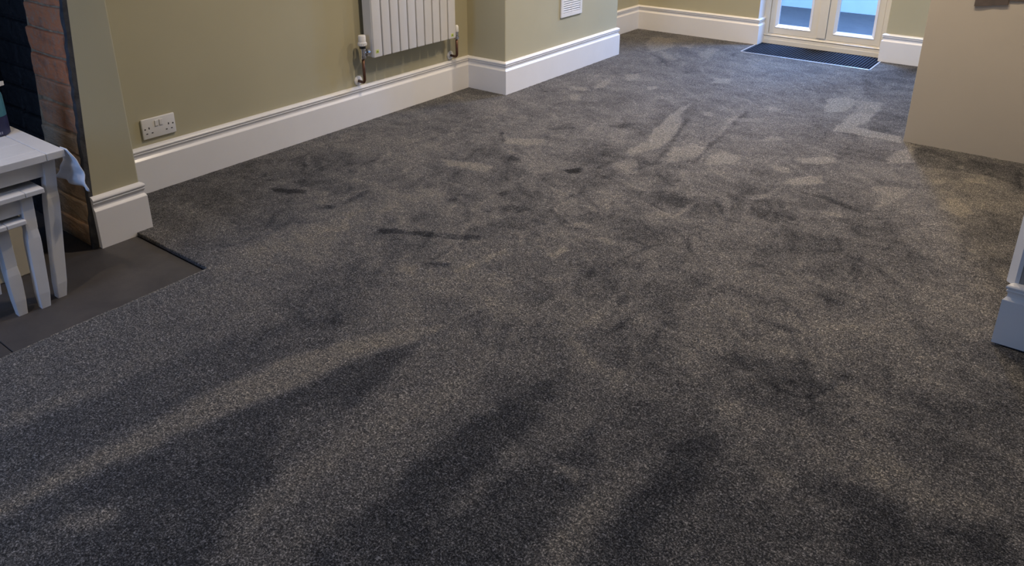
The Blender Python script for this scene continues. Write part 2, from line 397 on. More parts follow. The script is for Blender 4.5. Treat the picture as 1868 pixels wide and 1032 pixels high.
# ------------------------------------------------------------------ carpet
MARKS = [
 ([[-1.643,0.222],[-1.619,0.363],[-1.596,0.487],[-1.556,0.67],[-1.527,0.827],[-1.47,0.992],[-1.436,1.199],[-1.351,1.399],[-1.288,1.101],[-1.297,0.938],[-1.267,0.81],[-1.226,0.678],[-1.16,0.551],[-1.085,0.42],[-1.436,0.156]], -0.42, 0.03),
 ([[-0.989,1.327],[-1.021,1.159],[-1.015,0.936],[-1.025,0.784],[-1.026,0.651],[-0.991,0.56],[-0.804,0.701],[-0.868,0.875],[-0.893,1.028],[-0.885,1.188],[-0.872,1.322],[-0.938,1.497]], -0.38, 0.03),
 ([[-1.937,0.37],[-1.886,0.468],[-1.891,0.564],[-1.886,0.684],[-1.85,0.807],[-1.83,0.942],[-1.781,1.145],[-1.657,1.335],[-1.544,1.235],[-1.616,1.023],[-1.622,0.891],[-1.651,0.682],[-1.683,0.54],[-1.678,0.386],[-1.678,0.282]], -0.26, 0.04),
 ([[-0.836,1.061],[-0.807,1.179],[-0.776,1.259],[-0.753,1.373],[-0.704,1.302],[-0.672,1.155],[-0.661,1.031],[-0.67,0.92],[-0.663,0.807],[-0.793,0.709],[-0.874,0.871]], -0.34, 0.03),
 ([[-0.607,1.352],[-0.574,1.459],[-0.512,1.543],[-0.469,1.348],[-0.495,1.211],[-0.498,1.05],[-0.492,0.936],[-0.598,0.856],[-0.58,0.988],[-0.594,1.174]], -0.3, 0.04),
 ([[-1.586,0.299],[-1.652,0.376],[-1.645,0.546],[-1.641,0.69],[-1.645,0.873],[-1.578,1.124],[-1.451,1.376],[-1.348,1.492],[-1.351,1.399],[-1.436,1.199],[-1.47,0.992],[-1.527,0.827],[-1.556,0.67],[-1.596,0.487],[-1.619,0.363]], 0.3, 0.02),
 ([[-1.233,0.814],[-1.247,0.939],[-1.219,1.112],[-1.187,1.264],[-1.123,1.42],[-1.084,1.255],[-1.137,1.059],[-1.165,0.909],[-1.159,0.748],[-1.143,0.633],[-1.142,0.6],[-1.214,0.726]], 0.2, 0.04),
 ([[-0.654,1.001],[-0.648,1.173],[-0.632,1.267],[-0.618,1.402],[-0.568,1.359],[-0.578,1.206],[-0.58,1.093],[-0.575,0.991],[-0.636,0.946]], 0.28, 0.025),
 ([[-1.506,0.412],[-1.496,0.474],[-1.436,0.539],[-1.409,0.512],[-1.452,0.425]], 0.5, 0.03),
 ([[-1.36,0.865],[-1.38,0.964],[-1.342,1.047],[-1.309,0.992],[-1.29,0.859],[-1.302,0.805]], 0.25, 0.05),
 ([[-1.973,0.502],[-1.931,0.615],[-1.886,0.75],[-1.829,0.735],[-1.864,0.598],[-1.907,0.476]], 0.25, 0.03),
 ([[-1.527,0.326],[-1.521,0.391],[-1.453,0.399],[-1.439,0.351],[-1.47,0.304]], 0.2, 0.04),
 ([[-0.246,1.707],[-0.201,1.729],[-0.131,1.689],[-0.028,1.682],[0.055,1.664],[0.069,1.627],[0.009,1.582],[-0.07,1.55],[-0.156,1.564],[-0.203,1.591]], 0.26, 0.03),
 ([[-0.199,1.552],[-0.15,1.539],[-0.065,1.526],[0.013,1.557],[0.077,1.606],[0.128,1.521],[-0.161,1.303],[-0.183,1.446]], -0.3, 0.02),
 ([[-0.598,1.969],[-0.519,2.046],[-0.352,2.003],[-0.234,1.898],[-0.243,1.746],[-0.314,1.838],[-0.433,1.926],[-0.549,1.903]], 0.15, 0.05),
 ([[-0.593,1.853],[-0.521,1.891],[-0.406,1.885],[-0.319,1.807],[-0.286,1.714],[-0.39,1.661],[-0.524,1.679],[-0.583,1.75]], -0.22, 0.06),
 ([[-0.563,1.664],[-0.511,1.703],[-0.499,1.67],[-0.494,1.569],[-0.523,1.535]], 0.2, 0.03),
 ([[-0.389,1.472],[-0.324,1.522],[-0.309,1.459],[-0.35,1.417]], 0.35, 0.03),
 ([[-0.5,1.515],[-0.43,1.581],[-0.413,1.499],[-0.454,1.468]], 0.25, 0.03),
 ([[-0.786,1.206],[-0.712,1.207],[-0.694,1.178],[-0.737,1.177]], 0.5, 0.015),
 ([[-2.0,1.817],[-1.941,1.862],[-1.89,1.873],[-1.829,1.916],[-1.751,1.95],[-1.655,2.006],[-1.618,1.983],[-1.715,1.92],[-1.812,1.876],[-1.891,1.843],[-1.964,1.803]], -0.6, 0.008),
 ([[-1.666,1.729],[-1.638,1.768],[-1.596,1.782],[-1.583,1.748],[-1.641,1.721]], -0.55, 0.008),
 ([[-1.978,2.172],[-1.952,2.229],[-1.869,2.205],[-1.869,2.18],[-1.932,2.169]], -0.45, 0.01),
 ([[-1.774,2.228],[-1.742,2.289],[-1.673,2.33],[-1.614,2.302],[-1.676,2.255]], -0.4, 0.012),
 ([[-1.835,2.357],[-1.828,2.43],[-1.795,2.414],[-1.809,2.351]], -0.5, 0.008),
 ([[-1.767,2.763],[-1.717,2.817],[-1.681,2.768],[-1.726,2.734]], -0.4, 0.01),
 ([[-2.098,2.735],[-2.059,2.799],[-2.0,2.727],[-2.055,2.685]], -0.35, 0.01),
 ([[-2.304,1.849],[-2.319,1.989],[-2.306,2.065],[-2.275,2.036],[-2.271,1.924],[-2.274,1.823]], -0.4, 0.01),
 ([[-1.931,1.528],[-1.802,1.59],[-1.658,1.532],[-1.615,1.413],[-1.588,1.308],[-1.705,1.219],[-1.869,1.236],[-1.878,1.398]], -0.25, 0.05),
 ([[-2.651,1.817],[-2.572,1.87],[-2.503,1.9],[-2.484,1.87],[-2.594,1.801]], -0.6, 0.008),
 ([[-2.38,1.822],[-2.319,1.861],[-2.264,1.848],[-2.316,1.802]], -0.4, 0.01),
 ([[-2.753,1.864],[-2.725,1.901],[-2.699,1.881],[-2.728,1.851]], -0.4, 0.008),
 ([[-2.349,3.027],[-2.335,3.037],[-2.192,2.878],[-2.239,2.904]], -0.5, 0.008),
 ([[-2.233,2.934],[-2.091,3.043],[-2.056,2.958],[-2.18,2.864]], 0.5, 0.02),
 ([[-2.305,2.527],[-2.185,2.57],[-2.052,2.592],[-2.027,2.519],[-2.121,2.493],[-2.255,2.484]], 0.5, 0.015),
 ([[-1.363,2.032],[-1.365,2.136],[-1.326,2.117],[-1.324,2.025]], 0.5, 0.012),
 ([[-1.494,2.478],[-1.451,2.498],[-1.402,2.463],[-1.426,2.457]], 0.4, 0.008),
 ([[-1.445,2.272],[-1.41,2.343],[-1.34,2.33],[-1.377,2.291]], 0.35, 0.008),
 ([[-1.297,2.258],[-1.225,2.292],[-1.195,2.255],[-1.234,2.236]], 0.4, 0.01),
 ([[-1.559,1.74],[-1.538,1.862],[-1.516,1.992],[-1.491,1.982],[-1.504,1.843],[-1.53,1.728]], 0.35, 0.01),
 ([[-2.154,2.194],[-2.074,2.255],[-1.992,2.212],[-2.056,2.138]], 0.25, 0.03),
 ([[-1.756,2.058],[-1.732,2.212],[-1.679,2.206],[-1.699,2.036]], 0.3, 0.03),
 ([[-1.716,1.674],[-1.674,1.688],[-1.646,1.64],[-1.682,1.63]], 0.35, 0.02),
 ([[-1.761,4.075],[-1.712,3.838],[-1.666,3.78],[-1.59,3.533],[-1.558,3.284],[-1.627,3.122],[-1.664,3.148],[-1.656,3.322],[-1.719,3.604],[-1.758,3.803],[-1.771,4.015]], 0.55, 0.012),
 ([[-1.67,3.8],[-1.644,3.797],[-1.523,3.348],[-1.475,3.1],[-1.499,3.115],[-1.558,3.397]], -0.35, 0.012),
 ([[-1.452,4.135],[-1.431,4.126],[-1.375,3.656],[-1.331,3.21],[-1.342,3.168],[-1.413,3.668]], -0.4, 0.01),
 ([[-1.51,3.32],[-1.462,3.452],[-1.374,3.424],[-1.365,3.218],[-1.445,3.123]], 0.45, 0.02),
 ([[-1.442,3.817],[-1.459,4.032],[-1.397,3.764],[-1.399,3.558]], 0.35, 0.015),
 ([[-1.319,3.322],[-1.292,3.431],[-1.194,3.417],[-1.191,3.283],[-1.282,3.214]], 0.6, 0.015),
 ([[-0.971,3.536],[-0.891,3.649],[-0.82,3.668],[-0.812,3.606],[-0.911,3.497]], 0.6, 0.012),
 ([[-1.147,4.68],[-1.081,4.785],[-1.009,4.732],[-1.004,4.453],[-1.096,4.383]], 0.6, 0.012),
 ([[-0.999,4.739],[-0.864,4.79],[-0.852,4.546],[-0.933,4.435]], 0.4, 0.015),
 ([[-0.962,4.461],[-0.856,4.518],[-0.858,4.307],[-0.888,4.218],[-0.771,4.201],[-0.65,4.19],[-0.637,4.082],[-0.747,4.096],[-0.964,4.075],[-0.956,4.278]], 0.75, 0.01),
 ([[-0.649,3.834],[-0.572,4.037],[-0.526,3.824],[-0.61,3.743]], 0.5, 0.015),
 ([[-0.614,3.384],[-0.529,3.448],[-0.461,3.472],[-0.493,3.283],[-0.534,3.15],[-0.55,3.321]], 0.4, 0.015),
 ([[-0.925,3.204],[-0.895,3.302],[-0.812,3.381],[-0.783,3.313],[-0.889,3.203]], 0.55, 0.012),
 ([[-1.047,3.393],[-0.954,3.398],[-0.936,3.317],[-0.997,3.333]], 0.45, 0.012),
 ([[-0.718,3.01],[-0.66,3.029],[-0.62,2.999],[-0.681,2.964]], 0.5, 0.015),
 ([[-1.003,2.975],[-0.938,3.038],[-0.906,2.996],[-0.969,2.934]], 0.5, 0.012),
 ([[-0.818,3.144],[-0.742,3.174],[-0.593,3.105],[-0.538,3.073],[-0.657,3.107]], -0.4, 0.012),
 ([[-1.363,2.729],[-1.349,2.911],[-1.172,2.82],[-1.123,2.752],[-1.141,2.638],[-1.194,2.673]], -0.2, 0.03),
 ([[-1.159,2.674],[-1.141,2.791],[-1.126,2.699],[-1.15,2.583]], 0.5, 0.01),
 ([[-1.636,2.943],[-1.612,3.134],[-1.482,2.932],[-1.543,2.855]], 0.35, 0.02),
 ([[-1.07,2.897],[-1.034,2.898],[-0.978,2.738],[-0.983,2.71]], 0.3, 0.012),
 ([[-1.252,2.554],[-1.211,2.634],[-1.167,2.618],[-1.171,2.451]], 0.25, 0.02),
 ([[-1.76,2.752],[-1.729,2.824],[-1.687,2.792],[-1.725,2.731]], -0.5, 0.01),
 ([[-1.936,3.438],[-1.841,3.556],[-1.816,3.465],[-1.901,3.4]], -0.35, 0.012),
 ([[-2.197,3.26],[-2.093,3.34],[-2.046,3.268],[-2.139,3.175]], -0.35, 0.012),
 ([[-2.388,4.425],[-2.339,4.531],[-2.264,4.42],[-2.29,4.303]], 0.5, 0.012),
 ([[-2.403,4.061],[-2.41,4.276],[-2.354,4.192],[-2.356,4.007]], 0.5, 0.012),
 ([[-2.138,4.265],[-2.097,4.309],[-2.059,4.235],[-2.093,4.192]], 0.6, 0.01),
 ([[-2.525,3.967],[-2.411,4.025],[-2.394,3.949],[-2.469,3.903]], 0.5, 0.012),
 ([[-2.424,3.811],[-2.375,3.848],[-2.311,3.759],[-2.355,3.726]], 0.4, 0.012),
 ([[-1.883,4.714],[-1.788,4.754],[-1.759,4.649],[-1.842,4.585]], 0.5, 0.015),
 ([[-1.412,4.317],[-1.299,4.301],[-1.291,4.209],[-1.374,4.244]], 0.4, 0.012),
 ([[-1.645,3.986],[-1.583,3.985],[-1.555,3.92],[-1.604,3.921]], 0.4, 0.01),
 ([[-1.491,3.937],[-1.321,4.067],[-1.304,3.989],[-1.452,3.898]], 0.35, 0.012),
 ([[-0.835,3.588],[-0.837,3.834],[-0.83,4.033],[-0.805,4.012],[-0.797,3.72],[-0.79,3.524]], -0.25, 0.02),
 ([[-1.229,3.669],[-1.174,3.81],[-1.086,3.797],[-1.163,3.719]], 0.35, 0.015),
 ([[-1.159,5.474],[-0.886,5.827],[-0.777,5.191],[-0.65,4.379],[-0.763,4.165],[-0.858,4.263],[-0.872,4.679],[-0.993,4.853]], -0.25, 0.015),
 ([[-2.745,5.406],[-2.793,5.629],[-2.67,5.671],[-2.513,5.436],[-2.531,5.279],[-2.57,5.133]], 0.6, 0.02),
 ([[-2.467,5.472],[-2.43,5.599],[-2.361,5.41]], 0.5, 0.02),
 ([[-2.534,5.23],[-2.402,5.151],[-2.295,5.019],[-2.387,5.032]], 0.5, 0.02),
 ([[-2.252,5.266],[-2.268,5.578],[-2.204,5.532],[-2.139,5.181]], 0.4, 0.02),
 ([[-2.544,5.108],[-2.332,4.948],[-2.315,4.88],[-2.504,5.05]], -0.35, 0.015),
 ([[-0.576,4.053],[-0.493,4.096],[-0.339,4.022],[-0.104,4.067],[-0.077,3.763],[-0.227,3.847],[-0.376,3.817],[-0.524,3.791]], -0.3, 0.02),  # shade at the partition foot, painted into the pile values
 ([[-0.344,3.31],[-0.317,3.455],[-0.254,3.433],[-0.206,3.348],[-0.229,3.292]], 0.45, 0.015),
 ([[-0.309,3.743],[-0.241,3.794],[-0.213,3.736],[-0.289,3.678]], 0.4, 0.012),
 ([[-0.362,3.871],[-0.327,3.941],[-0.328,3.87]], 0.4, 0.01),
 ([[-0.41,3.626],[-0.376,3.684],[-0.361,3.616],[-0.396,3.573]], 0.4, 0.012),
 ([[-0.101,4.027],[-0.073,3.728],[-0.111,3.7],[-0.126,3.94]], -0.3, 0.02),  # cast shadow by the right end of the partition, painted as pile
 ([[-2.729,1.334],[-2.77,1.711],[-2.743,2.097],[-2.509,2.026],[-2.548,1.686],[-2.551,1.349]], -0.15, 0.05),
 ([[-2.296,1.298],[-2.261,1.599],[-2.195,1.868],[-2.082,2.126],[-2.004,1.981],[-2.112,1.683],[-2.159,1.402],[-2.163,1.252]], 0.12, 0.06),
]

def seg_lines(brk, step):
    out = []
    for u, w in zip(brk[:-1], brk[1:]):
        n_ = max(1, int(math.ceil((w-u)/step)))
        out += [u+(w-u)*k/n_ for k in range(n_)]
    return np.array(out+[brk[-1]])
def pts_poly_signed(P, poly):
    """signed distance (positive inside)"""
    poly = np.array(poly); n_ = len(poly); d = np.full(len(P), 1e9); inside = np.zeros(len(P), bool)
    for i in range(n_):
        a_, b_ = poly[i], poly[(i+1) % n_]; e = b_-a_; w = P-a_
        t = np.clip((w@e)/max(e@e, 1e-12), 0, 1)
        d = np.minimum(d, ((w-t[:, None]*e)**2).sum(1))
        cnd = ((a_[1] <= P[:, 1]) != (b_[1] <= P[:, 1]))
        dy = e[1] if abs(e[1]) > 1e-12 else 1e-12
        xx = a_[0]+(P[:, 1]-a_[1])/dy*e[0]
        inside ^= cnd & (P[:, 0] < xx)
    d = np.sqrt(d); return np.where(inside, d, -d)
def vnoise(P, s, seed):
    """smooth value noise"""
    rg = np.random.RandomState(seed); tab = rg.rand(256, 256)
    q = P*s; i = np.floor(q).astype(int); f = q-i; f = f*f*(3-2*f)
    g = lambda dx, dy: tab[(i[:, 0]+dx) % 256, (i[:, 1]+dy) % 256]
    return (g(0,0)*(1-f[:,0])+g(1,0)*f[:,0])*(1-f[:,1])+(g(0,1)*(1-f[:,0])+g(1,1)*f[:,0])*f[:,1]
def fbm(P, s, seed, oct_=4):
    v_ = 0; w = .5; tot = 0
    for k in range(oct_):
        v_ = v_+w*vnoise(P+k*7.31, s*2**k, seed+k); tot += w; w *= .55
    return v_/tot
def build_carpet():
    xs = seg_lines([XF, XA, XB, XP, HE_X, XML-.012, XMR+.012, XW, -.0, .033, 1.2], .0095)
    ys = seg_lines([-1.2, -.35, 1.05, HE_Y, YPw, 2.362, 2.53, YR, YE, YM-.012, YF, 5.887], .0095)
    cx = (xs[:-1]+xs[1:])/2; cy = (ys[:-1]+ys[1:])/2
    X, Y = np.meshgrid(cx, cy, indexing='ij')
    ok = np.zeros_like(X, bool)
    def allow(x0, x1, y0, y1):
        nonlocal ok; ok |= (X > x0) & (X < x1) & (Y > y0) & (Y < y1)
    allow(HE_X, 1.2, -1.2, 2.362); allow(XP, HE_X, HE_Y, YP); allow(XA, -.0, YPw, YR); allow(-.02, .033, 2.53, YW)
    allow(XP, HE_X, -1.2, -.35)
    allow(XB, -.0, YR-.1, YE); allow(XF, -.0, YE, YF)
    ok &= ~((X > -.001) & (Y > 2.362) & (Y < 2.53))
    ok &= ~((X > XML-.012) & (X < XMR+.012) & (Y > YM-.012))
    nx, ny = len(xs), len(ys)
    vid = -np.ones((nx, ny), int)
    I, J = np.nonzero(ok)
    for di in (0, 1):
        for dj in (0, 1): vid[I+di, J+dj] = 0
    idx = np.nonzero(vid == 0); vid[idx] = np.arange(len(idx[0]))
    P = np.stack([xs[idx[0]], ys[idx[1]]], 1)
    n_ = len(P)
    z = (fbm(P, 22, 3, 3)-.5)*.003 + (fbm(P, 90, 9, 2)-.5)*.003
    quads = np.stack([vid[I, J], vid[I+1, J], vid[I+1, J+1], vid[I, J+1]], 1)
    # edge loops down to the underlay
    from collections import Counter
    ed = {}
    okp = np.pad(ok, 1)
    verts = [tuple(q) for q in np.column_stack([P, z])]
    low = {}
    def lowv(k):
        if k not in low:
            low[k] = len(verts); verts.append((verts[k][0], verts[k][1], -.0135))
        return low[k]
    faces = quads.tolist()
    for (di, dj, e) in ((-1, 0, ((0,1),(0,0))), (1, 0, ((1,0),(1,1))), (0, -1, ((0,0),(1,0))), (0, 1, ((1,1),(0,1)))):
        nb = okp[I+1+di, J+1+dj]
        for i, j in zip(I[~nb], J[~nb]):
            a_ = int(vid[i+e[0][0], j+e[0][1]]); b_ = int(vid[i+e[1][0], j+e[1][1]])
            faces.append([b_, a_, lowv(a_), lowv(b_)])
    me = bpy.data.meshes.new('carpet'); me.from_pydata(verts, [], faces); me.update()
    pile = np.zeros(n_)
    # brushing: broad sweeps, then footprints and hoover strokes
    Wp = P + .12*np.stack([fbm(P, 3, 11)-.5, fbm(P, 3, 21)-.5], 1)
    s1 = fbm(Wp*np.array([1.0, .55]), 4.2, 31, 4); s2 = fbm(Wp*np.array([.6, 1.0]), 9.5, 41, 4)
    mid = np.clip((P[:, 1]-.9)/.9, 0, 1)
    sm_ = lambda t_: np.clip(t_, -1, 1)
    pile += sm_((s1-.5)*4.0)*.20*(.5+.5*mid) + sm_((s2-.52)*5.0)*.20*(.2+.8*mid)
    s3 = fbm(Wp, 24, 51, 3); pile += sm_((s3-.5)*4)*.16*(.35+.65*mid)
    s4 = fbm(P, 60, 57, 2); pile += (s4-.5)*.3
    rs = np.random.RandomState(12)
    far = np.clip((P[:, 1]-3.1)/.9, 0, 1); pile *= (1-.35*far)
    for k in range(1300):
        c_ = np.array([rs.uniform(-2.9, -.05), rs.uniform(1.5, 5.6)])
        an = rs.normal(2.2, .55); L_ = rs.uniform(.03, .15); w_ = rs.uniform(.005, .016)
        va = (1 if rs.rand() < (.45 if c_[1] < 3.2 else .72) else -1)*rs.uniform(.08, .27)*(1 if c_[1] < 3.2 else .7); be = rs.uniform(-2.5, 2.5)
        q = P-c_; sel = np.nonzero((np.abs(q) < .3).all(1))[0]
        if len(sel) == 0: continue
        q = q[sel]; u_ = q[:, 0]*math.cos(an)+q[:, 1]*math.sin(an); v_ = -q[:, 0]*math.sin(an)+q[:, 1]*math.cos(an)
        v_ = v_ - be*u_*u_
        d_ = (u_/L_)**2+(v_/w_)**2 + (fbm(P[sel], 30, 77, 2)-.5)*1.2
        pile[sel] += va*np.clip((1.15-d_)/.5, 0, 1)
    jit = np.stack([fbm(P, 14, 61, 3)-.5, fbm(P, 14, 71, 3)-.5], 1)*.05
    rag = fbm(P, 34, 91, 3)
    for poly, val, soft in MARKS:
        pa = np.array(poly); lo = pa.min(0)-.1; hi = pa.max(0)+.1
        sel = np.nonzero(((P >= lo) & (P <= hi)).all(1))[0]
        if len(sel) == 0: continue
        k_ = min(.6, soft/.03)
        sd = pts_poly_signed(P[sel]+jit[sel]*k_, poly)
        sd = sd + (rag[sel]-.5)*min(soft, .02)*2.2
        w = np.clip(sd/(1.7*soft)+.5, 0, 1); w = w*w*(3-2*w)
        pile[sel] += (1.4 if val > 0 else 1.15)*val*w
    # cut edge along the hearth painted lighter, as if catching the light
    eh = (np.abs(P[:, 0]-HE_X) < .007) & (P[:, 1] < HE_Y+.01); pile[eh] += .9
    pile = np.clip(pile, -1, 1)
    full = np.concatenate([pile, np.full(len(verts)-n_, -.75)])
    at_ = me.attributes.new('pile', 'FLOAT', 'POINT'); at_.data.foreach_set('value', full.astype(np.float32))
    sm = np.ones(len(me.polygons), bool); sm[len(quads):] = False
    me.polygons.foreach_set('use_smooth', sm)
    o = link('carpet', me, M_CARPET)
    return tag(o, 'dark grey fitted cut-pile carpet with brush marks and footprints covering the room floor', 'carpet')
build_carpet()

# ------------------------------------------------------------------ hearth and fireplace
h = thing('hearth', 'flat dark slate hearth set into the carpet in front of the brick fireplace', 'hearth', (-2.6, .6, HZ))
b = BM(); box(b, -3.40, HE_X-.003, .646, HE_Y-.004, -.03, HZ, .0015); obj('slate_tile', b, M_SLATE, h)
b = BM(); box(b, -3.40, HE_X-.003, -.34, .643, -.03, HZ, .0015); obj('slate_tile', b, M_SLATE, h)

fp = thing('fireplace', 'open brick fireplace with sooty black inside behind the white tables', 'fireplace', (-2.9, 1.1, HZ))
rnd = random.Random(5)
def brick_column(name, x0, x1, yf, mat_, tones, cut=None):
    b = BM(); tl = b.verts.layers.float.new('tone')
    zs = [HZ, .07, .155, .245, .33, .407, .50, .58, .668, .755, .84, .925, 1.01, 1.095, 1.18, 1.265, 1.35, 1.435, 1.52, 1.6]
    for k in range(len(zs)-1):
        z0, z1 = zs[k]+.0035, zs[k+1]-.0035
        xl = x0+rnd.uniform(-.014, .014)
        xr = x1+rnd.uniform(-.006, .006)
        yo = rnd.uniform(-.004, .004)+.067*(z0-.2)
        pieces = [(xl, xr)] if x1-x0 < .3 else [(xl, xl+.17), (xl+.18, xr)]
        for (u, w) in pieces:
            vs_ = box(b, u, w, yf+yo, yf+yo+.09, z0+rnd.uniform(-.002, .002), z1+rnd.uniform(-.002, .002), .007, 2)
            tv = tones(k)+rnd.uniform(-.12, .12)
            for v_ in b.verts:
                if v_[tl] == 0.0: v_[tl] = max(.01, min(1, tv))
    bmesh.ops.subdivide_edges(b, edges=[e for e in b.edges if e.calc_length() > .03], cuts=5, use_grid_fill=True)
    for v_ in b.verts:
        q = v_.co; v_.co += Vector((math.sin(q.z*131+q.x*77)*.0014, math.sin(q.x*93+q.z*61)*.0018+rnd.uniform(-.0008, .0008), math.sin(q.x*117)*.0014))
    return obj(name, b, mat_, fp)
brick_column('brick_jamb', -2.985, -2.722, 1.118, M_BRICK, lambda k: (.08, .1, .12, .15, .12, .45, .62, .85, .9, .9, .9, .9, .8, .8, .8, .8, .8, .8, .8)[k])
b = BM()
vv = []
for z in (HZ, 1.6):
    yy = 1.122+.067*(z-.2)
    vv.append([b.verts.new(q) for q in ((-2.72, yy, z), (-2.72, yy+.03, z), (-3.0, yy+.03, z), (-3.0, yy, z))])
for i in range(4): b.faces.new((vv[0][i], vv[0][(i+1) % 4], vv[1][(i+1) % 4], vv[1][i]))
b.faces.new(vv[0][::-1]); b.faces.new(vv[1]); obj('mortar', b, M_MORTAR, fp)
b = BM(); nseg = 60; rows = []
for k in range(nseg+1):
    z0 = HZ+k*1.615/nseg; yy = 1.1135+.067*(z0-.2)+rnd.uniform(-.0025, .0025); wv_ = rnd.uniform(-.004, .004)
    rows.append([b.verts.new(q) for q in ((-2.7045, yy+.004, z0), (-2.709, yy, z0), (-2.724+wv_, yy+.002, z0), (-2.730+wv_, yy+.012, z0), (-2.730, yy+.03, z0), (-2.7045, yy+.03, z0))])
for k in range(nseg):
    for i in range(6): b.faces.new((rows[k][i], rows[k][(i+1) % 6], rows[k+1][(i+1) % 6], rows[k+1][i]))
b.faces.new(rows[0][::-1]); b.faces.new(rows[-1])
obj('plaster_edge', b, M_PLASTEREDGE, fp)
b = BM()
vv = []
for z in (HZ, 1.6):
    yy = 1.150+.067*(z-.2)
    vv.append([b.verts.new(q) for q in ((-2.985, yy, z), (-2.985, yy+.012, z), (-3.37, yy+.012, z), (-3.37, yy, z))])
for i in range(4): b.faces.new((vv[0][i], vv[0][(i+1) % 4], vv[1][(i+1) % 4], vv[1][i]))
b.faces.new(vv[0][::-1]); b.faces.new(vv[1]); obj('sooty_mortar', b, M_SOOT, fp)
brick_column('sooty_jamb', -3.36, -2.99, 1.14, M_SOOT, lambda k: .5)
b = BM(); box(b, -3.40, -3.36, -.35, 1.25, HZ, 1.62); box(b, -3.38, -2.72, -.35, -.33, HZ, 1.62); box(b, -3.38, -2.71, -.35, 1.15, 1.60, 1.62); obj('firebox_back', b, M_SOOT, fp)

b = BM(); box(b, -2.735, -2.698, .22, .905, HZ, .345, .004, 2); box(b, -2.745, -2.690, .215, .91, .345, .362, .004, 2)
tag(obj('board', b, M_CREAM), 'cream board standing on the hearth behind the legs of the nested tables', 'board')

# ------------------------------------------------------------------ nest of tables
def leg(t, xc, yc, ztop, w, znotch, lean_y=0.0, lean_x=0.0, inner=1):
    """square post: block at the top, chamfered shoulder, thicker shaft, tapered foot"""
    b = BM()
    L = lambda z: ((ztop-z)/(ztop-HZ))
    P_ = lambda z: (xc+lean_x*L(z), yc+lean_y*L(z))
    rings = []
    for z, s in ((HZ, w*.80), (HZ+.05, w*1.0), (znotch-.055, w*1.07), (znotch-.030, w*1.07), (znotch-.004, w*.94), (znotch, w*.94), (ztop, w*.98)):
        c = P_(z); rings.append((c[0], c[1], z, s, s))
    frustum(b, rings)
    es = [e for e in b.edges if abs((e.verts[0].co-e.verts[1].co).z) > .004]
    bmesh.ops.bevel(b, geom=es, offset=.0025, segments=2, affect='EDGES', profile=.5)
    return obj('leg', b, M_TABLE, t)
def table(label, xf, xb, y0, y1, ztop, th, legw, fr_leg, znotch, plank=True, apron_h=.055, over=.022, lean=0.0, over_y=None, lean_x=0.0):
    t = thing('nesting_table', label, 'table', ((xf+xb)/2, (y0+y1)/2, HZ), 'nest of white tables on the hearth')
    b = BM()
    bw = .053
    # breadboard ends along both y ends, front and back border planks, three planks between, bevelled so the joints show
    g = .0011
    box(b, xb, xf, y1-bw, y1, ztop-th, ztop, .0022)
    box(b, xb, xf, y0, y0+bw, ztop-th, ztop, .0022)
    box(b, xf-bw, xf, y0+bw+g, y1-bw-g, ztop-th, ztop, .0022)
    n_ = 3; xs_ = [xb+(xf-bw-g-xb)*k/n_ for k in range(n_+1)]
    for k in range(n_): box(b, xs_[k]+(g if k else 0), xs_[k+1]-g*.5, y0+bw+g, y1-bw-g, ztop-th, ztop, .0022)
    obj('tabletop', b, M_TABLE, t)
    b = BM(); box(b, xb+.003, xf-.003, y0+.003, y1-.003, ztop-th+.002, ztop-.006); obj('joint_backing', b, M_SEAM, t)
    zl = ztop-th
    xfl, xbl = xf-over-legw/2, xb+over+legw/2
    oy = over if over_y is None else over_y
    yl_, yr_ = y0+oy+legw/2, y1-oy-legw/2
    leg(t, xfl, yr_, zl, legw, znotch, lean, lean_x); leg(t, xfl, yl_, zl, legw, znotch, -lean, lean_x)
    leg(t, xbl, yr_, zl, legw, znotch, lean); leg(t, xbl, yl_, zl, legw, znotch, -lean)
    b = BM(); box(b, xfl-legw*.5+.003, xfl+legw*.5-.013, yl_+legw/2-.004, yr_-legw/2+.004, zl-apron_h, zl, .0015)
    obj('front_apron', b, M_TABLE, t)
    for yy in (yl_, yr_):
        b = BM(); box(b, xbl+legw/2-.004, xfl-legw/2+.004, yy-.008, yy+.008, zl-apron_h, zl, .0015); obj('side_apron', b, M_TABLE, t)
    b = BM(); box(b, xbl-.008, xbl+.008, yl_+legw/2-.004, yr_-legw/2+.004, zl-apron_h, zl, .0015); obj('rear_apron', b, M_TABLE, t)
    return t
table('largest white wooden table of the nest, planked top carrying the bottle, beside the brick jamb', -2.420, -2.80, .34, .960, .4745, .024, .034, None, .357, lean=-.046, lean_x=-.010)
table('middle white wooden table of the nest, tucked under the largest top', -2.412, -2.74, .40, .878, .3765, .016, .034, None, .255, over=.015, over_y=.030, lean=-.016)
table('smallest white wooden table of the nest, lowest top, innermost', -2.415, -2.68, .46, .812, .2935, .014, .033, None, .155, over=.022, over_y=.044)

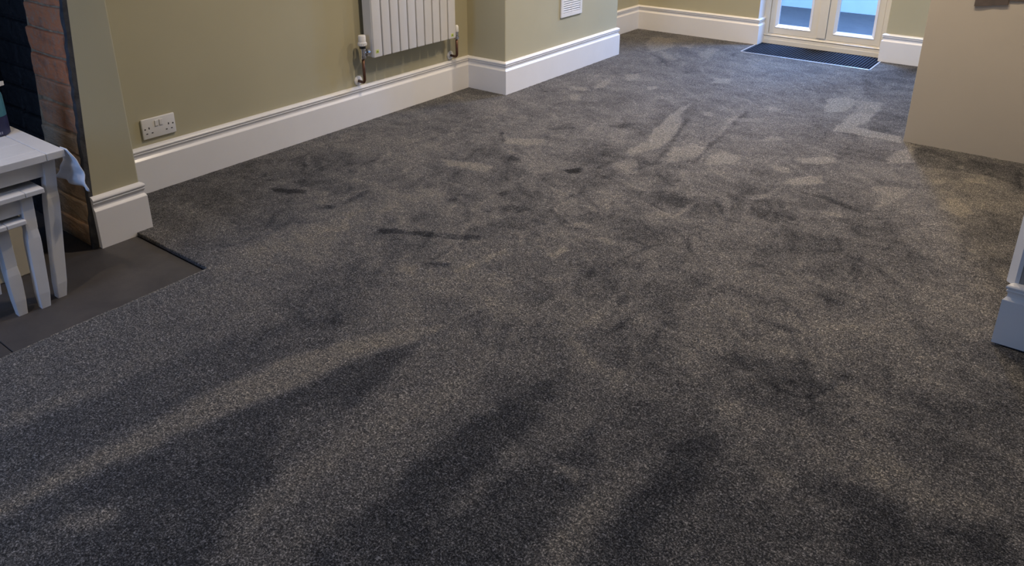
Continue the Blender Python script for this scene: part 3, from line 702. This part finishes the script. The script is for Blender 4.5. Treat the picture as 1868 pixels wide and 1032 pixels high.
# bottle standing on the largest table
bt = thing('bottle', 'teal and navy plastic bottle with white nozzle standing on the largest white table', 'bottle', (-2.735, .892, .4745))
bc = (-2.735, .892, 0)
b = BM(); lathe(b, [(.040, .4755), (.0435, .479), (.0435, .537), (.042, .5375)], bc, n=40); obj('lower_label', b, M_NAVY, bt, 'angle')
b = BM(); lathe(b, [(.042, .5375), (.0434, .538), (.0432, .600), (.041, .609), (.034, .614)], bc, n=40); obj('body', b, M_TEAL, bt, 'angle')
b = BM(); lathe(b, [(.030, .6135), (.031, .616), (.030, .629), (.024, .634), (.012, .650)], bc, n=28)
prism(b, [(bc[0]-.012, bc[1]-.03), (bc[0]+.012, bc[1]-.03), (bc[0]+.011, bc[1]+.034), (bc[0]+.001, bc[1]+.058), (bc[0]-.001, bc[1]+.058), (bc[0]-.011, bc[1]+.034)], .626, .639)
obj('nozzle', b, M_PLASTIC, bt, 'angle')
b = BM()   # pale marks of print on the navy band
for k, (a0, w_, z_) in enumerate(((-38, 5, .487), (-30, 3, .487), (-24, 4, .488), (-16, 3, .487), (-9, 5, .487), (0, 3, .487), (7, 4, .487))):
    for e in (0, 1):
        th = math.radians(a0+e*w_*.6); c_ = Vector((bc[0]+.0436*math.cos(th), bc[1]+.0436*math.sin(th), z_))
        box(b, c_.x-.0006, c_.x+.0006, c_.y-.0006, c_.y+.0006, z_-.004, z_+.004)
obj('print', b, simple('label_print', (.35, .35, .42), rough=.5), bt)

# cloth hanging from the table edge
def cloth():
    b = BM(); n_u, n_v = 18, 16
    TL = Vector((-2.452, .963, .4755)); TR = Vector((-2.414, .965, .4755))
    BL = Vector((-2.545, .976, .352)); BR = Vector((-2.398, 1.000, .331)); ML = Vector((-2.470, .958, .388))
    g = []
    for i in range(n_u+1):
        row = []
        for j in range(n_v+1):
            u, v_ = i/n_u, j/n_v
            top = TL.lerp(TR, u); bot = BL.lerp(BR, u)
            # lower hem sags between the corners, right edge bellies out
            p_ = top.lerp(bot, v_)
            p_.z += .010*math.sin(math.pi*u)*v_ - .012*v_*v_*math.sin(math.pi*u*.9)
            p_.x += .002*math.sin(math.pi*v_)*u
            p_.y += .010*math.sin(math.pi*v_) + .006*math.sin(u*13+v_*5)*v_ + .004*math.sin(v_*17+u*4)*v_
            row.append(b.verts.new(p_))
        g.append(row)
    for i in range(n_u):
        for j in range(n_v): b.faces.new((g[i][j], g[i+1][j], g[i+1][j+1], g[i][j+1]))
    o = obj('cloth', b, M_CLOTH, smooth=True)
    s = o.modifiers.new('thickness', 'SOLIDIFY'); s.thickness = .0025
    return tag(o, 'small white cloth draped over the right edge of the largest white table', 'cloth')
cloth()

# ------------------------------------------------------------------ socket
so = thing('wall_socket', 'white double plug socket with two switches on the sage wall above the skirting', 'socket', (WA, 1.578, .266))
ys0, ys1, zs0, zs1 = 1.505, 1.651, .2235, .3095
b = BM(); box(b, WA+.001, WA+.010, ys0, ys1, zs0, zs1, .0035, 3); obj('plate', b, M_PLASTIC, so, 'angle')
xf_ = WA+.010
for yc in (1.568, 1.588):
    b = BM()
    box(b, xf_-.004, xf_+.0035, yc-.0072, yc+.0072, .272, .296, .0012)
    obj('switch', b, M_PLASTIC, so)
def slot(yc, zc, wy, wz, m=M_DARK, name='pin_hole'):
    b = BM(); box(b, xf_-.004, xf_+.0004, yc-wy/2, yc+wy/2, zc-wz/2, zc+wz/2); obj(name, b, m, so)
for yc in (1.534, 1.620):
    slot(yc, .2685, .0045, .0085); slot(yc-.0115, .2465, .0075, .004); slot(yc+.0115, .2465, .0075, .004)
for yc in (1.5165, 1.6395):
    b = BM(); lathe(b, [(.0032, xf_-.004), (.0032, xf_+.0005)], (0, yc, .2665), 'x', 12); obj('screw', b, M_DARK, so)

# ------------------------------------------------------------------ vent
ve = thing('air_vent', 'white louvred air vent on the sage boxing wall', 'vent', (WB, 4.29, .50))
vy0, vy1, vz0, vz1 = 4.167, 4.417, .372, .622
b = BM(); fw = .026
for (u0, u1, w0, w1) in ((vy0, vy1, vz0, vz0+fw), (vy0, vy1, vz1-fw, vz1), (vy0, vy0+fw, vz0+fw, vz1-fw), (vy1-fw, vy1, vz0+fw, vz1-fw)):
    box(b, WB+.001, WB+.011, u0, u1, w0, w1, .002)
obj('frame', b, M_PLASTIC, ve)
b = BM(); box(b, WB+.001, WB+.003, vy0+.01, vy1-.01, vz0+.01, vz1-.01); obj('backing', b, M_DARK, ve)
b = BM(); pz = .0143; z_ = vz0+fw+.002
while z_ < vz1-fw-.006:
    q = [(WB+.003, z_+.009), (WB+.0095, z_), (WB+.0105, z_+.002), (WB+.0105, z_+.0068), (WB+.005, z_+.0115)]
    A = [b.verts.new((x_, vy0+fw-.001, zz)) for x_, zz in q]; Bv = [b.verts.new((x_, vy1-fw+.001, zz)) for x_, zz in q]
    for i in range(5): b.faces.new((A[i], A[(i+1) % 5], Bv[(i+1) % 5], Bv[i]))
    b.faces.new(A[::-1]); b.faces.new(Bv)
    z_ += pz
box(b, WB+.003, WB+.0108, 4.2895, 4.2945, vz0+fw, vz1-fw)
obj('louvres', b, M_PLASTIC, ve)

# ------------------------------------------------------------------ radiator
rad = thing('radiator', 'white vertical-column panel radiator on the sage wall above the skirting', 'radiator', (WA, 3.04, .355))
RX = -2.925; ry0, ry1, rz0, rz1 = 2.724, 3.367, .354, 1.25
NC = 10; pit = (ry1-ry0)/NC; gap = .0085
for k in range(NC):
    b = BM(); u0 = ry0+k*pit+(gap/2 if k else 0); u1 = ry0+(k+1)*pit-(gap/2 if k < NC-1 else 0)
    box(b, RX-.022, RX, u0, u1, rz0, rz1, .0035, 3); obj('front_column', b, M_RAD, rad, 'angle')
for k in range(NC):
    b = BM(); u0 = ry0+k*pit+(gap/2 if k else 0); u1 = ry0+(k+1)*pit-(gap/2 if k < NC-1 else 0)
    box(b, RX-.064, RX-.044, u0, u1, rz0, rz1, .0035, 2); obj('rear_column', b, M_RAD, rad, 'angle')
for z_ in (rz0+.03, rz1-.03):
    b = BM(); tube(b, [(RX-.033, ry0+.004, z_), (RX-.033, ry1-.004, z_)], .0185, 18); obj('header_pipe', b, M_RAD, rad, True)
for (u, w) in ((2.746, .385), (3.335, .374)):
    b = BM(); box(b, RX-.0005, RX+.0012, u-.009, u+.012, w-.010, w+.009, .0008); bd = obj('badge', b, M_BADGE, rad)
    b = BM(); box(b, RX+.0010, RX+.0017, u-.004, u+.008, w-.005, w+.001); box(b, RX+.0010, RX+.0017, u-.001, u+.003, w-.001, w+.005); obj('badge_mark', b, M_BADGE2, bd)
b = BM(); box(b, RX-.066, RX-.006, ry0-.0025, ry0+.0005, rz0+.004, rz1, .001); obj('side_panel', b, M_RAD, rad)
b = BM(); box(b, RX-.066, RX-.006, ry1-.0005, ry1+.0025, rz0+.004, rz1, .001); obj('side_panel', b, M_RAD, rad)
# wall brackets
for u in (2.86, 3.23):
    b = BM(); box(b, WA+.001, RX-.060, u-.015, u+.015, .95, 1.05, .002); obj('bracket', b, M_RAD, rad)
# thermostatic valve, left
vy, vx = 2.677, RX-.033
b = BM(); lathe(b, [(.0135, .355), (.0155, .358), (.0155, .372), (.013, .374), (.013, .398), (.0165, .400), (.0165, .408), (.012, .410)], (vx, vy, 0), n=24)
lathe(b, [(.010, vy), (.010, vy+.020), (.0205, vy+.021), (.0205, vy+.036), (.011, vy+.035), (.011, ry0+.004)], (vx, 0, .384), 'y', 24)
vb = obj('valve_body', b, M_CHROME, rad, 'angle')
b = BM(); lathe(b, [(.0165, .409), (.0165, .421)], (vx, vy, 0), n=24); obj('valve_collar', b, M_BLACKPL, vb, 'angle')
b = BM(); lathe(b, [(.0185, .421), (.0225, .424), (.0225, .439), (.0195, .442), (.0195, .472), (.0175, .476), (.010, .478)], (vx, vy, 0), n=32)
for k in range(16):
    th = 2*math.pi*k/16; c_ = Vector((vx+.0222*math.cos(th), vy+.0222*math.sin(th), 0)); box(b, c_.x-.0016, c_.x+.0016, c_.y-.0016, c_.y+.0016, .425, .438, .0005, 1)
obj('valve_head', b, M_PLASTIC, vb, 'angle')
def pipe_down(yv, ztop, yw, zb):
    pts = [(vx, yv, ztop), (vx, yv, zb+.022)]
    pts += arc((vx-.0, yv, zb+.022), 0, 0, 0, (1,0,0), (0,0,1), 1)[:0]
    d = Vector((WA-vx, yw-yv, 0)).normalized()
    c_ = Vector((vx, yv, zb+.022))+d*.022
    pts += arc(c_, .022, 0, math.pi/2, -d, (0, 0, -1), 8)[1:]
    pts.append((WA+.002, yw, zb))
    b = BM(); tube(b, pts, .0078, 16); pp = obj('pipe', b, M_COPPER, rad, True)
    b = BM(); lathe(b, [(.026, .0005), (.026, .004), (.022, .0085), (.012, .0105)], (WA, yw, zb), 'x', 28); obj('pipe_collar', b, M_PLASTIC, pp, 'angle')
pipe_down(vy, .36, 2.690, .226)
# lockshield valve, right
wy = 3.412
b = BM(); lathe(b, [(.0125, .334), (.0145, .336), (.0145, .350), (.0115, .352), (.0115, .378), (.008, .380)], (vx, wy, 0), n=24)
lathe(b, [(.009, ry1-.004), (.009, ry1+.010), (.014, ry1+.011), (.014, ry1+.026), (.010, ry1+.027), (.010, wy)], (vx, 0, .364), 'y', 24)
lb = obj('valve_body', b, M_CHROME, rad, 'angle')
b = BM(); lathe(b, [(.0115, .377), (.0125, .379), (.0118, .408), (.008, .415), (.003, .417)], (vx, wy, 0), n=24); obj('valve_cap', b, M_PLASTIC, lb, 'angle')
pipe_down(wy, .34, 3.424, .227)

# ------------------------------------------------------------------ French door
dr = thing('french_door', 'cream double glazed French door with white glazing beads at the far end', 'door', (-1.59, YS, 0))
b = BM(); dz1 = 2.08
box(b, -2.051, -2.004, YS, YS+.065, 0, dz1, .002); box(b, -1.189, -1.137, YS, YS+.065, 0, dz1, .002); box(b, -2.051, -1.137, YS, YS+.065, dz1-.05, dz1, .002)
obj('frame', b, M_UPVC, dr)
b = BM(); box(b, -2.049, -1.139, YS-.012, YS+.065, -.02, .030, .002); box(b, -2.049, -1.139, YS-.006, YS+.065, .030, .058, .002); box(b, -2.04, -1.15, YS+.002, YS+.065, .056, .068, .002)
# sloping lip
q = [(YS-.006, .052), (YS-.006, .058), (YS+.012, .070), (YS+.02, .070), (YS+.02, .052)]
A = [b.verts.new((-2.033, u, w)) for u, w in q]; Bv = [b.verts.new((-1.155, u, w)) for u, w in q]
for i in range(5): b.faces.new((A[i], A[(i+1) % 5], Bv[(i+1) % 5], Bv[i]))
b.faces.new(A[::-1]); b.faces.new(Bv)
obj('threshold', b, M_UPVC, dr)
def leaf(x0, x1, px0, px1, zp, astragal=None):
    yf = YS+.010; z0, z1 = .0725, dz1-.053; zt = z1-.075
    b = BM()
    box(b, x0, px0, yf, yf+.05, z0, z1, .0015); box(b, px1, x1, yf, yf+.05, z0, z1, .0015)
    box(b, px0-.001, px1+.001, yf, yf+.05, z0, zp, .0015); box(b, px0-.001, px1+.001, yf, yf+.05, zt, z1, .0015)
    if astragal: box(b, astragal[0], astragal[1], yf-.009, yf+.002, z0+.002, z1, .002)
    lf = obj('door_leaf', b, M_UPVC, dr)
    # bead: bevelled strip round the pane
    b = BM(); w = .017
    outer = [(px0-.004, zp-.004), (px1+.004, zp-.004), (px1+.004, zt+.004), (px0-.004, zt+.004)]
    inner = [(px0+w, zp+w), (px1-w, zp+w), (px1-w, zt-w), (px0+w, zt-w)]
    O1 = [b.verts.new((x_, yf-.004, z_)) for x_, z_ in outer]; O0 = [b.verts.new((x_, yf+.004, z_)) for x_, z_ in outer]
    I1 = [b.verts.new((x_, yf+.013, z_)) for x_, z_ in inner]; I0 = [b.verts.new((x_, yf+.021, z_)) for x_, z_ in inner]
    for i in range(4):
        j = (i+1) % 4
        b.faces.new((O0[i], O0[j], O1[j], O1[i])); b.faces.new((O1[i], O1[j], I1[j], I1[i])); b.faces.new((I1[i], I1[j], I0[j], I0[i])); b.faces.new((I0[i], I0[j], O0[j], O0[i]))
    obj('glazing_bead', b, M_BEAD, lf)
    b = BM(); box(b, px0+.004, px1-.004, yf+.022, yf+.026, zp+.004, zt-.004); obj('pane', b, M_GLASS, lf)
    b = BM()
    for (u0, u1, w0, w1) in ((px0+.003, px0+.016, zp, zt), (px1-.016, px1-.003, zp, zt), (px0, px1, zp+.003, zp+.014)):
        box(b, u0, u1, yf+.0265, yf+.034, w0, w1)
    obj('spacer_bar', b, M_ALU, lf)
    return lf
leaf(-2.0015, -1.5745, -1.955, -1.690, .128, None)
leaf(-1.5705, -1.1915, -1.519, -1.238, .124, None)
b = BM(); box(b, -1.637, -1.5735, YS+.0015, YS+.0115, .079, dz1-.06, .002); obj('meeting_cover', b, M_UPVC, dr)

# outside the door
b = BM(); box(b, -6.5, 3.5, 6.08, 8.138, -.16, -.06); tag(obj('patio', b, M_PAVE), 'grey paved patio seen through the French door', 'patio')
b = BM(); box(b, -6.5, 3.5, 8.14, 8.4, -.16, .75, .01); tag(obj('garden_wall', b, M_RENDER), 'pale blue-grey garden wall beyond the patio outside the door', 'wall')

# ------------------------------------------------------------------ door mat
dm = thing('door_mat', 'black ribbed door mat in a metal rimmed recess before the French door', 'mat', (-1.59, 5.78, -.012))
b = BM(); n_ = 0
box(b, XML, XMR, YM, YS-.014, -.03, -.003, .002); obj('ribbed_pad', b, M_MAT, dm)
b = BM()
for (u0, u1, w0, w1) in ((XML-.011, XML-.001, YM-.011, YFw-.022), (XMR+.001, XMR+.011, YM-.011, YFw-.022), (XML-.011, XMR+.011, YM-.011, YM-.001)):
    box(b, u0, u1, w0, w1, -.028, .003, .001)
obj('rim', b, M_ALU, dm)

# ------------------------------------------------------------------ dark cloth on the partition
hg = BM()
def hem(bm, x0, x1, z0, z1, d0, d1, top=1.15, n_=14):
    F = []; B_ = []
    for i in range(n_+1):
        u = i/n_; x_ = x0+(x1-x0)*u; z_ = z0+(z1-z0)*u
        d = d0+(d1-d0)*u+.0012*math.sin(u*9)
        F.append([bm.verts.new((x_, YW-d, z_)), bm.verts.new((x_, YW-d*.6, top))]); B_.append([bm.verts.new((x_, YW-.003, z_+.002)), bm.verts.new((x_, YW-.003, top))])
    for i in range(n_):
        bm.faces.new((F[i][0], F[i+1][0], F[i+1][1], F[i][1])); bm.faces.new((B_[i][0], B_[i][1], B_[i+1][1], B_[i+1][0]))
        bm.faces.new((F[i][0], B_[i][0], B_[i+1][0], F[i+1][0])); bm.faces.new((F[i][1], F[i+1][1], B_[i+1][1], B_[i][1]))
    for i in (0, n_): bm.faces.new((F[i][0], F[i][1], B_[i][1], B_[i][0]))
hem(hg, -.447, -.318, .693, .712, .010, .009); hem(hg, -.322, -.18, .729, .734, .006, .006)
tag(obj('hanging_cloth', hg, M_BROWN, smooth='angle'), 'dark brown cloth hanging on the beige partition at top right, only its hem visible', 'cloth')
